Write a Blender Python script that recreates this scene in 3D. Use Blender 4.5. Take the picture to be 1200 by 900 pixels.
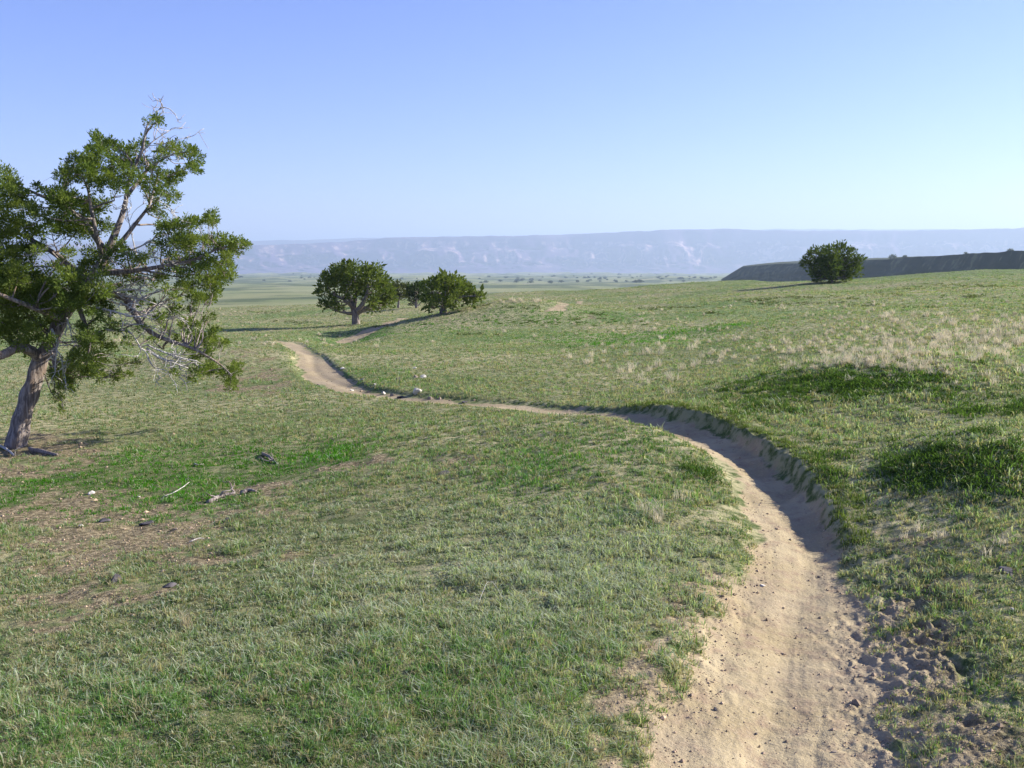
import bpy, math, random
import numpy as np

# ------------------------------------------------------------------ scene, camera, sky, sun, exposure
S = bpy.context.scene
for o in list(bpy.data.objects):
    bpy.data.objects.remove(o)
R = math.radians
EYE = 2.0
F = 1180.0                      # focal length in pixels of the 1200 px wide photograph
PITCH = math.atan(150.0 / F)
SUN_AZ, SUN_EL = R(74.0), R(26.5)   # azimuth from the view direction (+Y) towards +X

cam_d = bpy.data.cameras.new('camera')
cam = bpy.data.objects.new('camera', cam_d)
S.collection.objects.link(cam)
cam_d.sensor_width = 36.0
cam_d.lens = 36.0 * F / 1200.0
cam_d.clip_start = 0.05
cam_d.clip_end = 60000
cam.location = (0, 0, EYE)
cam.rotation_euler = (math.pi / 2 - PITCH, 0, 0)
S.camera = cam

W = bpy.data.worlds.new('World')
S.world = W
W.use_nodes = True
wt = W.node_tree
bgn = wt.nodes['Background']
sky = wt.nodes.new('ShaderNodeTexSky')
sky.sky_type = 'NISHITA'
sky.sun_disc = False
sky.sun_elevation = SUN_EL
sky.sun_rotation = SUN_AZ
sky.altitude = 1500
sky.air_density = 1.0
sky.dust_density = 1.0
sky.ozone_density = 2.0
tint = wt.nodes.new('ShaderNodeMix')
tint.data_type = 'RGBA'
tint.blend_type = 'MULTIPLY'
tint.inputs[0].default_value = 1.0
tint.inputs[7].default_value = (.95, .96, 1.52, 1)
wt.links.new(sky.outputs[0], tint.inputs[6])
wt.links.new(tint.outputs[2], bgn.inputs['Color'])
bgn.inputs['Strength'].default_value = 0.068

sun_d = bpy.data.lights.new('sun', 'SUN')
sun = bpy.data.objects.new('sun', sun_d)
S.collection.objects.link(sun)
sun_d.energy = 5.0
sun_d.angle = R(0.53)
sun_d.color = (1.0, 0.95, 0.84)
sun.rotation_euler = (math.pi / 2 - SUN_EL, 0, math.pi - SUN_AZ)
sun.location = (40, 0, 30)

S.view_settings.view_transform = 'Standard'
S.view_settings.look = 'None'
S.view_settings.gamma = 1.0
S.view_settings.exposure = 1.12
S.view_settings.use_curve_mapping = False
S.render.engine = 'CYCLES'
cy = S.cycles
cy.max_bounces = 6
cy.diffuse_bounces = 2
cy.glossy_bounces = 1
cy.transmission_bounces = 2
cy.volume_bounces = 0
cy.transparent_max_bounces = 4
cy.use_denoising = True
try:
    cy.denoiser = 'OPENIMAGEDENOISE'
    cy.denoising_prefilter = 'ACCURATE'
except Exception:
    pass
cy.sample_clamp_indirect = 4

# ------------------------------------------------------------------ helpers
rng = np.random.default_rng(7)
random.seed(7)


def hash2(ix, iy, seed):
    h = (ix.astype(np.int64) * 374761393 + iy.astype(np.int64) * 668265263 + seed * 974634777) & 0x7fffffff
    h = ((h ^ (h >> 13)) * 1274126177) & 0x7fffffff
    h = h ^ (h >> 16)
    return (h & 0xffff) / 65535.0


def noise(x, y, seed=0):
    xi = np.floor(x); yi = np.floor(y)
    fx = x - xi; fy = y - yi
    fx = fx * fx * (3 - 2 * fx); fy = fy * fy * (3 - 2 * fy)
    a = hash2(xi, yi, seed); b = hash2(xi + 1, yi, seed)
    c = hash2(xi, yi + 1, seed); d = hash2(xi + 1, yi + 1, seed)
    return (a + (b - a) * fx) * (1 - fy) + (c + (d - c) * fx) * fy - 0.5


def fbm(x, y, seed=0, octv=3):
    v = 0; a = 1.0; f = 1.0
    for k in range(octv):
        v = v + a * noise(x * f + 17.3 * k, y * f - 9.1 * k, seed + k)
        a *= 0.5; f *= 2.03
    return v


def sstep(t):
    t = np.clip(t, 0, 1)
    return t * t * (3 - 2 * t)


def link(o, parent=None):
    S.collection.objects.link(o)
    if parent is not None:
        o.parent = parent
    return o


def tag(o, label=None, cat=None, group=None, kind=None):
    if label: o['label'] = label
    if cat: o['category'] = cat
    if group: o['group'] = group
    if kind: o['kind'] = kind
    return o


def mesh_np(name, V, faces, mat, col=None, smooth=True, parent=None, extra=None):
    """faces: list of int arrays (n,k), each of one polygon size"""
    me = bpy.data.meshes.new(name)
    V = np.asarray(V, dtype=np.float32)
    me.vertices.add(len(V))
    me.vertices.foreach_set('co', V.ravel())
    idx = np.concatenate([f.ravel() for f in faces]).astype(np.int32)
    sizes = np.concatenate([np.full(len(f), f.shape[1], dtype=np.int32) for f in faces])
    starts = np.concatenate([[0], np.cumsum(sizes)[:-1]]).astype(np.int32)
    me.loops.add(len(idx))
    me.loops.foreach_set('vertex_index', idx)
    me.polygons.add(len(sizes))
    me.polygons.foreach_set('loop_start', starts)
    me.polygons.foreach_set('use_smooth', np.full(len(sizes), smooth, dtype=bool))
    me.update(calc_edges=True)
    me.validate(verbose=False)
    if col is not None:
        a = me.color_attributes.new('Col', 'FLOAT_COLOR', 'POINT')
        c = np.ones((len(V), 4), dtype=np.float32); c[:, :col.shape[1]] = col
        a.data.foreach_set('color', c.ravel())
    if extra is not None:
        for nm, arr in extra.items():
            a = me.color_attributes.new(nm, 'FLOAT_COLOR', 'POINT')
            c = np.ones((len(V), 4), dtype=np.float32); c[:, :arr.shape[1]] = arr
            a.data.foreach_set('color', c.ravel())
    me.materials.append(mat)
    o = bpy.data.objects.new(name, me)
    return link(o, parent)


def empty(name, loc, label=None, cat=None, group=None, parent=None):
    o = bpy.data.objects.new(name, None)
    o.location = loc
    o.empty_display_size = 0.2
    link(o, parent)
    return tag(o, label, cat, group)


class NT:
    """small node-tree writer"""
    def __init__(self, name):
        self.m = bpy.data.materials.new(name)
        self.m.use_nodes = True
        self.t = self.m.node_tree
        self.t.nodes.clear()
        self.out = self.t.nodes.new('ShaderNodeOutputMaterial')

    def n(self, typ, ins=None, **props):
        nd = self.t.nodes.new(typ)
        for k, v in props.items():
            setattr(nd, k, v)
        for k, v in (ins or {}).items():
            if isinstance(v, bpy.types.NodeSocket):
                self.t.links.new(v, nd.inputs[k])
            else:
                nd.inputs[k].default_value = v
        return nd

    def noise(self, vec, scale, detail=3, rough=0.55):
        return self.n('ShaderNodeTexNoise', {'Vector': vec, 'Scale': scale, 'Detail': detail, 'Roughness': rough}).outputs[0]

    def ramp(self, fac, a, b):
        return self.n('ShaderNodeMapRange', {0: fac, 1: a, 2: b, 3: 0.0, 4: 1.0}, interpolation_type='SMOOTHSTEP').outputs[0]

    def math(self, op, a, b=0.0):
        return self.n('ShaderNodeMath', {0: a, 1: b}, operation=op).outputs[0]

    def mix(self, fac, a, b, blend='MIX'):
        nd = self.n('ShaderNodeMix', {0: fac, 6: a, 7: b}, data_type='RGBA', blend_type=blend)
        return nd.outputs[2]

    def done(self, shader, disp=None):
        self.t.links.new(shader, self.out.inputs['Surface'])
        return self.m


def rgb(r, g, b):
    return (r, g, b, 1.0)


# ------------------------------------------------------------------ terrain height
# metres the ground lies below the eye, by bearing (columns, as px of the photo) and distance (rows)
TD = [0.5, 2.0, 3.5, 5.0, 7.0, 10.0, 13.0, 16.0, 20.0, 28.0, 40.0, 55.0, 75.0, 100.0, 140.0, 200.0, 400.0, 800.0, 1500.0, 3000.0, 6000.0, 14000.0, 30000.0]
TT = [
 [1.75]*7,
 [1.80, 1.80, 1.80, 1.80, 1.80, 1.80, 1.72],
 [1.87, 1.86, 1.85, 1.84, 1.84, 1.88, 1.75],
 [1.97, 1.95, 1.91, 1.87, 1.86, 1.96, 1.75],
 [2.12, 2.07, 1.98, 1.89, 1.87, 2.05, 1.74],
 [2.32, 2.25, 2.10, 1.95, 1.90, 1.98, 1.66],
 [2.46, 2.40, 2.25, 2.08, 1.98, 1.85, 1.58],
 [2.60, 2.55, 2.45, 2.33, 2.12, 1.78, 1.50],
 [2.70, 2.65, 2.55, 2.48, 2.22, 1.72, 1.42],
 [2.90, 2.75, 2.52, 2.60, 2.35, 1.76, 1.42],
 [3.40, 3.30, 3.10, 2.85, 2.50, 1.90, 1.48],
 [4.00, 3.90, 3.68, 3.35, 2.75, 2.05, 1.47],
 [4.65, 4.60, 4.35, 3.85, 3.05, 2.20, 1.42],
 [5.50, 5.45, 5.15, 4.45, 3.35, 2.35, 1.38],
 [6.90, 6.70, 6.20, 5.10, 3.75, 2.75, 1.60],
 [12.0, 12.0, 11.0, 10.0, 9.0, 8.0, 7.0],
 [23.0]*7, [31.0]*7, [44.0]*7, [64.0]*7, [104.0]*7, [230.0]*7, [480.0]*7]
TT = np.array(TT)
_lf = np.arange(math.log(0.5), math.log(30000.0), 0.02)
_pf = np.arange(-300, 1501, 20.0)
_T1 = np.stack([np.interp(_lf, np.log(TD), TT[:, k]) for k in range(7)], 1)
_T2 = np.stack([np.interp(_pf, np.arange(0, 1201, 200.0), row) for row in _T1], 0)


def gsm(A, sig, axis):
    n = int(sig * 3) + 1
    k = np.exp(-0.5 * (np.arange(-n, n + 1) / sig) ** 2); k /= k.sum()
    Ap = np.pad(A, [(n, n) if a == axis else (0, 0) for a in range(2)], mode='edge')
    return np.apply_along_axis(lambda v: np.convolve(v, k, 'valid'), axis, Ap)


_T = gsm(gsm(_T2, 4.0, 0), 3.5, 1)
_Tmean = _T.mean(1)


def h_base(x, y):
    r = np.maximum(np.hypot(x, y), 0.5)
    az = np.arctan2(x, y)
    px = 600 + 1190 * np.tan(np.clip(az, -0.62, 0.62))
    u = np.clip((px - _pf[0]) / 20.0, 0, len(_pf) - 1.001)
    v = np.clip((np.log(r) - _lf[0]) / 0.02, 0, len(_lf) - 1.001)
    ui = u.astype(int); vi = v.astype(int); fu = u - ui; fv = v - vi
    d = (_T[vi, ui] * (1 - fu) + _T[vi, ui + 1] * fu) * (1 - fv) + (_T[vi + 1, ui] * (1 - fu) + _T[vi + 1, ui + 1] * fu) * fv
    m = _Tmean[vi] * (1 - fv) + _Tmean[vi + 1] * fv
    w = sstep((np.abs(az) - 0.6) / (math.pi - 0.6))
    return EYE - (d * (1 - w) + m * w)


BUMPS = []      # x, y, radial radius, lateral radius, bearing, height


def h_mid(x, y):
    r = np.hypot(x, y)
    z = h_base(x, y)
    far = sstep((r - 150) / 300)
    z = z + 0.10 * fbm(x / 4.0, y / 4.0, 3, 3) * sstep((r - 2) / 5) * (1 - far)
    z = z + 0.0060 * np.minimum(r, 150) * fbm(x / 13.0, y / 13.0, 11, 3) * sstep((r - 10) / 20) * (1 - far)
    z = z + far * (np.minimum(r, 6000) * 0.0035 * fbm(x / 160.0, y / 160.0, 21, 4) + 5.0 * fbm(x / 700.0, y / 700.0, 31, 3))
    for (bx, by, rr, rl, b, h) in BUMPS:
        dx = x - bx; dy = y - by
        a = (dx * math.sin(b) + dy * math.cos(b)) / rr
        l = (dx * math.cos(b) - dy * math.sin(b)) / rl
        z = z + h * np.exp(-0.5 * (a * a + l * l))
    return z


def ray(px, py):
    dx = (px - 600) / F; dy = -(py - 450) / F
    c, s = math.cos(PITCH), math.sin(PITCH)
    v = (dx, c + dy * s, -s + dy * c)
    h = math.hypot(v[0], v[1])
    return v[0] / h, v[1] / h, v[2] / h


_rr = np.exp(np.linspace(math.log(1.2), math.log(9000), 4200))


def G(px, py, H=None, rmin=0.0):
    """the point of the ground that a bearing and slope meet"""
    H = H or h_mid
    ux, uy, uz = ray(px, py)
    rr = _rr[_rr > rmin]
    z = H(ux * rr, uy * rr)
    below = (EYE + uz * rr) <= z
    i = int(np.argmax(below)) if below.any() else len(rr) - 1
    r = rr[i]
    return np.array([ux * r, uy * r, z[i]])


def P(px, py, r):
    """point at horizontal distance r on the bearing of px, py"""
    ux, uy, uz = ray(px, py)
    return np.array([ux * r, uy * r, EYE + uz * r])


def add_bump(px, py, rpx, rr, h):
    c = G(px, py)
    d = math.hypot(c[0], c[1])
    BUMPS.append((c[0], c[1], rr, rpx * d / F, math.atan2(c[0], c[1]), h))


for b in [(600, 378, 75, 5.0, 1.2), (1010, 447, 120, 1.6, 0.34), (1160, 545, 75, 0.8, 0.20), (250, 425, 60, 2.2, 0.35),
          (740, 545, 90, 1.6, 0.10), (300, 560, 110, 1.3, -0.10), (400, 392, 30, 4.0, -0.5), (900, 352, 90, 6, 0.25)]:
    add_bump(*b)

# trail centrelines: px, py, half width, bank height on the right, bank height on the left
TRAIL_A = [(918, 905, .46, .0, .02), (926, 830, .42, .0, .02), (932, 760, .38, .0, .02), (934, 705, .34, .01, .02), (937, 665, .31, .03, .02),
           (930, 628, .28, .08, .02), (911, 590, .26, .14, .02), (886, 556, .26, .165, .02), (852, 529, .26, .165, .03), (806, 506, .26, .15, .04),
           (755, 492, .25, .14, .06), (690, 483, .33, .05, .02), (610, 476, .36, .03, .0), (545, 471, .34, .03, .0), (490, 467, .30, .05, .01),
           (440, 461, .28, .05, .03), (402, 453, .36, .05, .04), (381, 442, .44, .05, .05), (369, 428, .40, .05, .05), (356, 413, .30, .04, .05),
           (342, 403, .34, .03, .03), (322, 399, .3, .02, .02)]
TRAIL_B = [(404, 401, .5, .0, .0), (416, 396, .65, .02, .0), (432, 388, .65, .03, .0), (446, 382, .6, .03, .0), (458, 378, .50, .02, .0), (474, 373, .5, 0, 0)]
TRAIL_C = [(640, 365, .25, .0, .0), (652, 360, .35, .0, .0), (660, 356, .35, .0, .0), (680, 353, .3, .0, .0)]


def catmull(pts, step):
    pts = np.array(pts, float)
    pe = np.vstack([2 * pts[0] - pts[1], pts, 2 * pts[-1] - pts[-2]])
    out = []
    for i in range(1, len(pe) - 2):
        p0, p1, p2, p3 = pe[i - 1:i + 3]
        n = max(2, int(np.linalg.norm(p2[:2] - p1[:2]) / step))
        for t in np.arange(n) / n:
            out.append(0.5 * (2 * p1 + (p2 - p0) * t + (2 * p0 - 5 * p1 + 4 * p2 - p3) * t * t + (3 * p1 - p0 - 3 * p2 + p3) * t ** 3))
    out.append(pe[-2])
    return np.array(out)


def world_trail(T, pre=()):
    w = [list(p) for p in pre]
    for (px, py, hw, br, bl) in T:
        g = G(px, py)
        w.append([g[0], g[1], hw, br, bl])
    return catmull(w, 0.12)


TR = [world_trail(TRAIL_A, [(0.5, -1.0, .5, .03, .02), (0.78, 1.6, .5, .03, .02)]), world_trail(TRAIL_B), world_trail(TRAIL_C)]


def trail_dist(x, y):
    """signed offset from the nearest trail centreline (right positive), width, banks"""
    n = len(x)
    best = np.full(n, 1e9); sd = np.full(n, 1e3)
    hw = np.full(n, .3); br = np.zeros(n); bl = np.zeros(n); ss = np.zeros(n)
    for T in TR:
        tan = np.gradient(T[:, :2], axis=0)
        tan /= np.linalg.norm(tan, axis=1)[:, None]
        arc = np.concatenate([[0], np.cumsum(np.linalg.norm(np.diff(T[:, :2], axis=0), axis=1))])
        for k in range(0, len(T), 16):
            seg = T[k:k + 17]; tg = tan[k:k + 17]; ar = arc[k:k + 17]
            m = (x > seg[:, 0].min() - 4) & (x < seg[:, 0].max() + 4) & (y > seg[:, 1].min() - 4) & (y < seg[:, 1].max() + 4)
            ids = np.nonzero(m)[0]
            for c in range(0, len(ids), 60000):
                q = ids[c:c + 60000]
                dx = x[q][:, None] - seg[:, 0]; dy = y[q][:, None] - seg[:, 1]
                d2 = dx * dx + dy * dy
                j = d2.argmin(1); a = np.arange(len(q))
                dd = d2[a, j]
                side = dx[a, j] * tg[j, 1] - dy[a, j] * tg[j, 0]
                along = dx[a, j] * tg[j, 0] + dy[a, j] * tg[j, 1]
                end = ((j == 0) & (along < 0) & (k == 0)) | ((j == len(seg) - 1) & (along > 0) & (k + 17 >= len(T)))
                dv = np.where(end, np.sqrt(dd), np.abs(side))
                dv = np.where(np.abs(along) > 0.15, np.sqrt(dd), dv)
                u = dd < best[q]
                qq = q[u]
                best[qq] = dd[u]
                sd[qq] = (np.sign(side) * dv)[u]
                hw[qq] = seg[j, 2][u]; br[qq] = seg[j, 3][u]; bl[qq] = seg[j, 4][u]
                ss[qq] = (ar[j] + along)[u]
    return sd, hw, br, bl, ss


# ------------------------------------------------------------------ terrain grid (rings and bearings round the camera's foot)
az_f = np.linspace(R(-32.5), R(32.5), 930)
az_c = np.linspace(R(32.5), R(327.5), 80)[1:-1]
AZ = np.concatenate([az_f, az_c])
l1 = math.log(1.9)
near = []
v = l1
while v < math.log(160):
    near.append(v)
    rr_ = math.exp(v)
    v += 0.0032 + 0.0026 * min(1, (rr_ - 2) / 12)
LR = np.concatenate([np.linspace(math.log(0.25), l1, 10)[:-1], near, np.linspace(math.log(160), math.log(28000), 330)[1:]])
NA, NR = len(AZ), len(LR)
RR = np.exp(LR)
gx = (RR[:, None] * np.sin(AZ)[None, :]).ravel()
gy = (RR[:, None] * np.cos(AZ)[None, :]).ravel()
gr = np.hypot(gx, gy)
gz = h_mid(gx, gy)
sd, hw, br, bl, ss = trail_dist(gx, gy)
wob = 0.16 * fbm(gx * 1.3, gy * 1.3, 51, 3) + 0.05 * fbm(gx * 7, gy * 7, 52, 2)
wob = wob * np.clip(gr / 9, 0.6, 1.3)
ad = np.abs(sd)
isR = sd > 0
# raised ground beside the trail, worn hollow of the trail itself
o_r = np.maximum(sd - (hw - 0.22), 0)
bankw = np.clip(br / 0.13, 0, 1)
rise_r = br * (0.35 * sstep(o_r / 0.32) + 0.65 * sstep((o_r - 0.20 - wob * 0.25) / 0.10)) * np.exp(-np.maximum(o_r - 0.5, 0) / 2.2)
o_l = np.maximum(-sd - (hw - 0.05), 0)
rise_l = bl * sstep((o_l + wob * 0.4) / 0.25) * np.exp(-np.maximum(o_l - 0.4, 0) / 1.4)
inside = 1 - sstep((ad + wob * 0.5 - hw + 0.12) / 0.3)
gz = gz + np.where(isR, rise_r, rise_l) - 0.032 * inside * (1 - sstep((gr - 40) / 30))
# the wheel groove wanders; crumbly edges and fine lumps
groove = 0.020 * np.exp(-0.5 * ((sd - 0.09 * np.sin(ss * 0.9) - 0.03) / 0.09) ** 2) * inside * (gr < 30)
gz = gz - groove
trailness = None
nearw = 1 - sstep((gr - 12) / 10)
lump = fbm(gx * 3.1, gy * 3.1, 61, 3)
edge = np.exp(-0.5 * ((ad - hw - 0.16) / 0.22) ** 2) * nearw * (1 - bankw)
gz = gz + edge * (0.034 * (0.55 - np.abs(fbm(gx * 13.0, gy * 8.0, 71, 4)) * 2.2) * (0.4 + 1.2 * np.clip(fbm(gx * 1.7, gy * 1.7, 73, 2) + .3, 0, 1)) - 0.02) * np.where(isR, 1.0, .4)
gz = gz + nearw * (0.030 * lump * (1 - inside) + 0.006 * inside * fbm(gx * 9, gy * 5, 63, 3) + 0.009 * fbm(gx * 14, gy * 14, 64, 2) * (1 - 0.6 * inside))
tread = 0.0013 * np.sin(ss * 62 + 2.5 * noise(gx * 6, gy * 6, 77)) * inside * (np.abs(sd - 0.02) < 0.30) * (noise(gx * 2.1, gy * 1.1, 78) > -0.12) * nearw
gz = gz + tread
gz = gz + nearw * inside * (0.0045 * fbm(ss * .5, sd * 15, 81, 3) + .006 * noise(ss * 2.2, sd * 5, 83))
gz = gz + nearw * bankw * isR * np.exp(-0.5 * ((sd - hw) / .16) ** 2) * .05 * fbm(gx * 6, gy * 6, 85, 3)
pathw = np.where(isR, hw - 0.05 + bankw * 0.14, hw) - (ad + wob * np.where(isR & (bankw > .4), 0.25, 1.0))
PATH = pathw            # > 0 on the trail


def cellz(arr, x, y):
    """bilinear look-up of a grid field at world x, y"""
    az = np.arctan2(x, y)
    az = np.where(az < AZ[0], az + 2 * math.pi, az)
    r = np.log(np.maximum(np.hypot(x, y), 0.26))
    u = np.interp(az, AZ, np.arange(NA)); v = np.interp(r, LR, np.arange(NR))
    ui = np.minimum(u.astype(int), NA - 2); vi = np.minimum(v.astype(int), NR - 2)
    fu = u - ui; fv = v - vi
    A = arr.reshape(NR, NA)
    return (A[vi, ui] * (1 - fu) + A[vi, ui + 1] * fu) * (1 - fv) + (A[vi + 1, ui] * (1 - fu) + A[vi + 1, ui + 1] * fu) * fv


def HG(x, y):
    return cellz(gz, np.asarray(x, float), np.asarray(y, float))


def GG(px, py, rmin=0.0):
    return G(px, py, HG, rmin)


def patch(field, px, py, rx, ry, val):
    """soft ground patch: an ellipse on the ground, radii measured on the ground"""
    c = GG(px, py)
    a = GG(px, py - ry); b = GG(px, py + ry)
    d = math.hypot(c[0], c[1])
    rad = max(0.5 * np.linalg.norm(a[:2] - b[:2]), 0.2)
    lat = rx * d / F
    be = math.atan2(c[0], c[1])
    dx = gx - c[0]; dy = gy - c[1]
    u = (dx * math.sin(be) + dy * math.cos(be)) / rad
    w = (dx * math.cos(be) - dy * math.sin(be)) / lat
    q = u * u + w * w + 1.2 * fbm(gx * 1.6 / lat, gy * 1.6 / lat, int(px), 3)
    field += val * np.exp(-np.maximum(q, 0) ** 1.3)


soil = np.zeros(len(gx)); lush = np.zeros(len(gx)); dry = np.zeros(len(gx)); leafy = np.zeros(len(gx)); silver = np.zeros(len(gx))
for a in [(40, 538, 105, 32, 1.3), (20, 640, 40, 12, 1.0), (100, 665, 35, 8, 1.0), (60, 705, 50, 10, 1.1), (150, 700, 30, 7, .9), (250, 660, 40, 8, .8), (210, 640, 50, 8, .9), (330, 600, 40, 7, .8), (30, 600, 60, 9, .9), (290, 575, 50, 6, .8), (420, 545, 50, 6, .7), (540, 540, 60, 6, .7), (350, 655, 25, 6, .8), (120, 730, 60, 8, .9), (480, 520, 40, 5, .6), (200, 690, 30, 6, .8),
           (60, 615, 110, 38, .62), (180, 625, 120, 40, .6), (60, 690, 110, 45, .55), (230, 610, 90, 22, .4), (380, 570, 120, 30, .3),
          (290, 450, 45, 9, .9), (300, 425, 40, 22, .75), (140, 600, 70, 20, .5), (815, 695, 65, 42, 1.25), (800, 770, 60, 45, 1.0), (765, 840, 80, 50, 1.3), (735, 890, 60, 35, 1.2), (1040, 640, 50, 35, .5),
          (1060, 760, 60, 70, 1.0), (1130, 690, 70, 28, .5), (1075, 860, 75, 60, 1.15), (1180, 880, 90, 30, .8), (850, 620, 40, 30, .35), (520, 560, 110, 20, .3),
          (1075, 628, 45, 15, .5), (440, 400, 30, 8, .3), (330, 640, 90, 26, .3), (690, 372, 12, 3, .9), (100, 720, 80, 25, .45), (540, 452, 80, 5, .35)]:
    patch(soil, *a)
for a in [(230, 553, 170, 30, 2.8), (130, 575, 80, 22, 1.8), (600, 374, 170, 10, 2.2), (770, 393, 120, 8, 1.5), (640, 397, 110, 5, .5), (700, 545, 130, 50, .35), (180, 850, 260, 70, .4),
          (560, 800, 200, 70, .3), (420, 445, 40, 14, .6), (1180, 820, 60, 30, .4), (640, 530, 160, 30, .3)]:
    patch(lush, *a)
for a in [(1050, 405, 240, 30, .8), (1000, 340, 300, 12, .6), (330, 398, 150, 9, 1.7), (610, 350, 180, 5, 1.6), (300, 368, 160, 14, 1.2), (200, 400, 120, 8, 1.2), (560, 385, 60, 3, .8), (800, 420, 160, 22, .35),
          (1100, 625, 80, 18, .5), (700, 425, 160, 20, .2), (850, 340, 240, 12, .5), (760, 590, 90, 14, .3)]:
    patch(dry, *a)
for a in [(1130, 545, 110, 40, 1.0), (1000, 452, 130, 22, .9), (880, 470, 70, 18, .6), (960, 520, 50, 40, .4), (1160, 470, 80, 30, .5), (830, 560, 40, 16, .5), (960, 570, 30, 40, .4)]:
    patch(leafy, *a)
for a in [(700, 640, 200, 48, .9), (480, 620, 200, 45, .5), (420, 730, 260, 60, .45), (700, 740, 150, 60, .4), (620, 880, 120, 40, .3), (1120, 480, 120, 60, .3), (760, 540, 80, 20, .2)]:
    patch(silver, *a)
nb = fbm(gx * 2.2, gy * 2.2, 91, 4)
nb2 = fbm(gx / 2.4, gy / 2.4, 95, 3)
nbf = fbm(gx * 7.0, gy * 7.0, 97, 3)
soil = np.clip(soil, 0, 1.15) * (0.62 + 0.9 * nb + 0.75 * nbf * (gr < 40)) + np.maximum(nb * nb2 * 0.5, 0)
soil = np.clip(soil, 0, 1)
edgeR = np.where(isR, 0.20 * (1 - bankw) + .03 * bankw, 0.20) * (1 - .8 * sstep((gr - 5.5) / 3))
soil = np.maximum(soil, sstep((pathw + edgeR + 0.18 * nb * np.clip(gr / 8, .6, 1)) / 0.22))
soil = np.clip(soil, 0, 1)
lush = np.clip(lush, 0, 1); dry = np.clip(dry + 0.10 * sstep((gr - 25) / 60) * (0.7 + nb2), 0, 1); leafy = np.clip(leafy * (0.55 + 1.7 * nb + 1.0 * nbf), 0, 1); silver = np.clip(silver, 0, 1)

# ------------------------------------------------------------------ ground materials
def ground_material():
    t = NT('ground_soil_and_turf')
    geo = t.n('ShaderNodeNewGeometry').outputs['Position']
    a1 = t.n('ShaderNodeVertexColor', layer_name='Col')
    sep = t.n('ShaderNodeSeparateColor', {0: a1.outputs[0]})
    soilv, lushv, dryv = sep.outputs[0], sep.outputs[1], sep.outputs[2]
    n1 = t.noise(geo, 1.2, 5); n2 = t.noise(geo, 9.0, 4); n3 = t.noise(geo, 60.0, 3); n4 = t.noise(geo, 0.02, 5); n5 = t.noise(geo, 0.15, 4)
    dirt = t.mix(t.ramp(n1, .35, .65), rgb(.33, .258, .145), rgb(.44, .355, .215))
    dirt = t.mix(t.ramp(n2, .45, .75), dirt, rgb(.30, .215, .14))
    dirt = t.mix(t.math('MULTIPLY', t.ramp(t.noise(geo, .75, 4, .6), .47, .60), 0.65), dirt, rgb(.30, .235, .155))
    dirt = t.mix(t.math('MULTIPLY', t.ramp(n3, .5, .72), 0.5), dirt, rgb(.48, .39, .26))
    brown = t.mix(t.ramp(t.noise(geo, 22.0, 4, .65), .40, .62), rgb(.12, .095, .050), rgb(.33, .265, .155))
    dirt = t.mix(a1.outputs['Alpha'], brown, dirt)
    litter = t.mix(t.ramp(n3, .4, .6), rgb(.05, .08, .02), rgb(.11, .135, .042))
    green = t.mix(t.ramp(n1, .35, .65), rgb(.14, .22, .06), rgb(.235, .30, .12))
    green = t.mix(t.math('MULTIPLY', lushv, 0.8), green, rgb(.05, .16, .015))
    cd = t.n('ShaderNodeVectorMath', {0: geo}, operation='LENGTH').outputs['Value']
    green = t.mix(t.ramp(cd, 6.0, 45.0), rgb(.075, .10, .026), green)
    green = t.mix(t.math('MULTIPLY', dryv, t.ramp(n5, .32, .62)), green, rgb(.42, .37, .21))
    turf = t.mix(t.ramp(n2, .35, .6), litter, green)
    # far ground: larger patches of sage, dry grass and bare soil
    cd = t.n('ShaderNodeVectorMath', {0: geo}, operation='LENGTH').outputs['Value']
    farf = t.ramp(cd, 60.0, 260.0)
    farc = t.mix(t.ramp(n4, .38, .62), rgb(.19, .215, .08), rgb(.25, .25, .115))
    farc = t.mix(t.math('MULTIPLY', t.ramp(t.noise(geo, .006, 6, .65), .47, .56), 0.8), farc, rgb(.06, .085, .03))
    farc = t.mix(t.math('MULTIPLY', t.ramp(t.noise(geo, .011, 5, .6), .62, .7), 0.8), farc, rgb(.38, .33, .21))
    turf = t.mix(farf, turf, farc)
    thr = t.math('ADD', soilv, t.math('MULTIPLY', t.math('SUBTRACT', n2, 0.5), 0.9))
    col = t.mix(t.ramp(thr, .34, .72), turf, dirt)
    bmp = t.math('ADD', t.math('MULTIPLY', n2, 0.6), t.math('ADD', n3, t.math('MULTIPLY', t.noise(geo, 220.0, 2), .35)))
    b = t.n('ShaderNodeBump', {'Height': bmp, 'Strength': t.math('SUBTRACT', 0.75, t.math('MULTIPLY', a1.outputs['Alpha'], .38)), 'Distance': 0.022})
    bf = t.n('ShaderNodeBump', {'Height': t.noise(geo, 1.6, 5, .7), 'Strength': 0.8, 'Distance': 0.55, 'Normal': b.outputs[0]})
    nrm = t.n('ShaderNodeMix', {0: t.ramp(cd, 15.0, 70.0), 4: b.outputs[0], 5: bf.outputs[0]}, data_type='VECTOR').outputs[1]
    s = t.n('ShaderNodeBsdfPrincipled', {'Base Color': col, 'Roughness': 0.95, 'Specular IOR Level': 0.15, 'Normal': nrm})
    return t.done(s.outputs[0])


MG = ground_material()

q = (np.arange(NR - 1)[:, None] * NA + np.arange(NA)[None, :])
jn = (np.arange(NA) + 1) % NA
a0 = q; b0 = (np.arange(NR - 1)[:, None] * NA + jn[None, :])
quads = np.stack([a0, b0, b0 + NA, a0 + NA], -1).reshape(-1, 4)[:, ::-1]
GV = np.stack([gx, gy, gz], 1)
GC = np.stack([soil, lush, dry, sstep((PATH + .45) / .4)], 1)
pf = (PATH[quads].mean(1) > 0)


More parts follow.
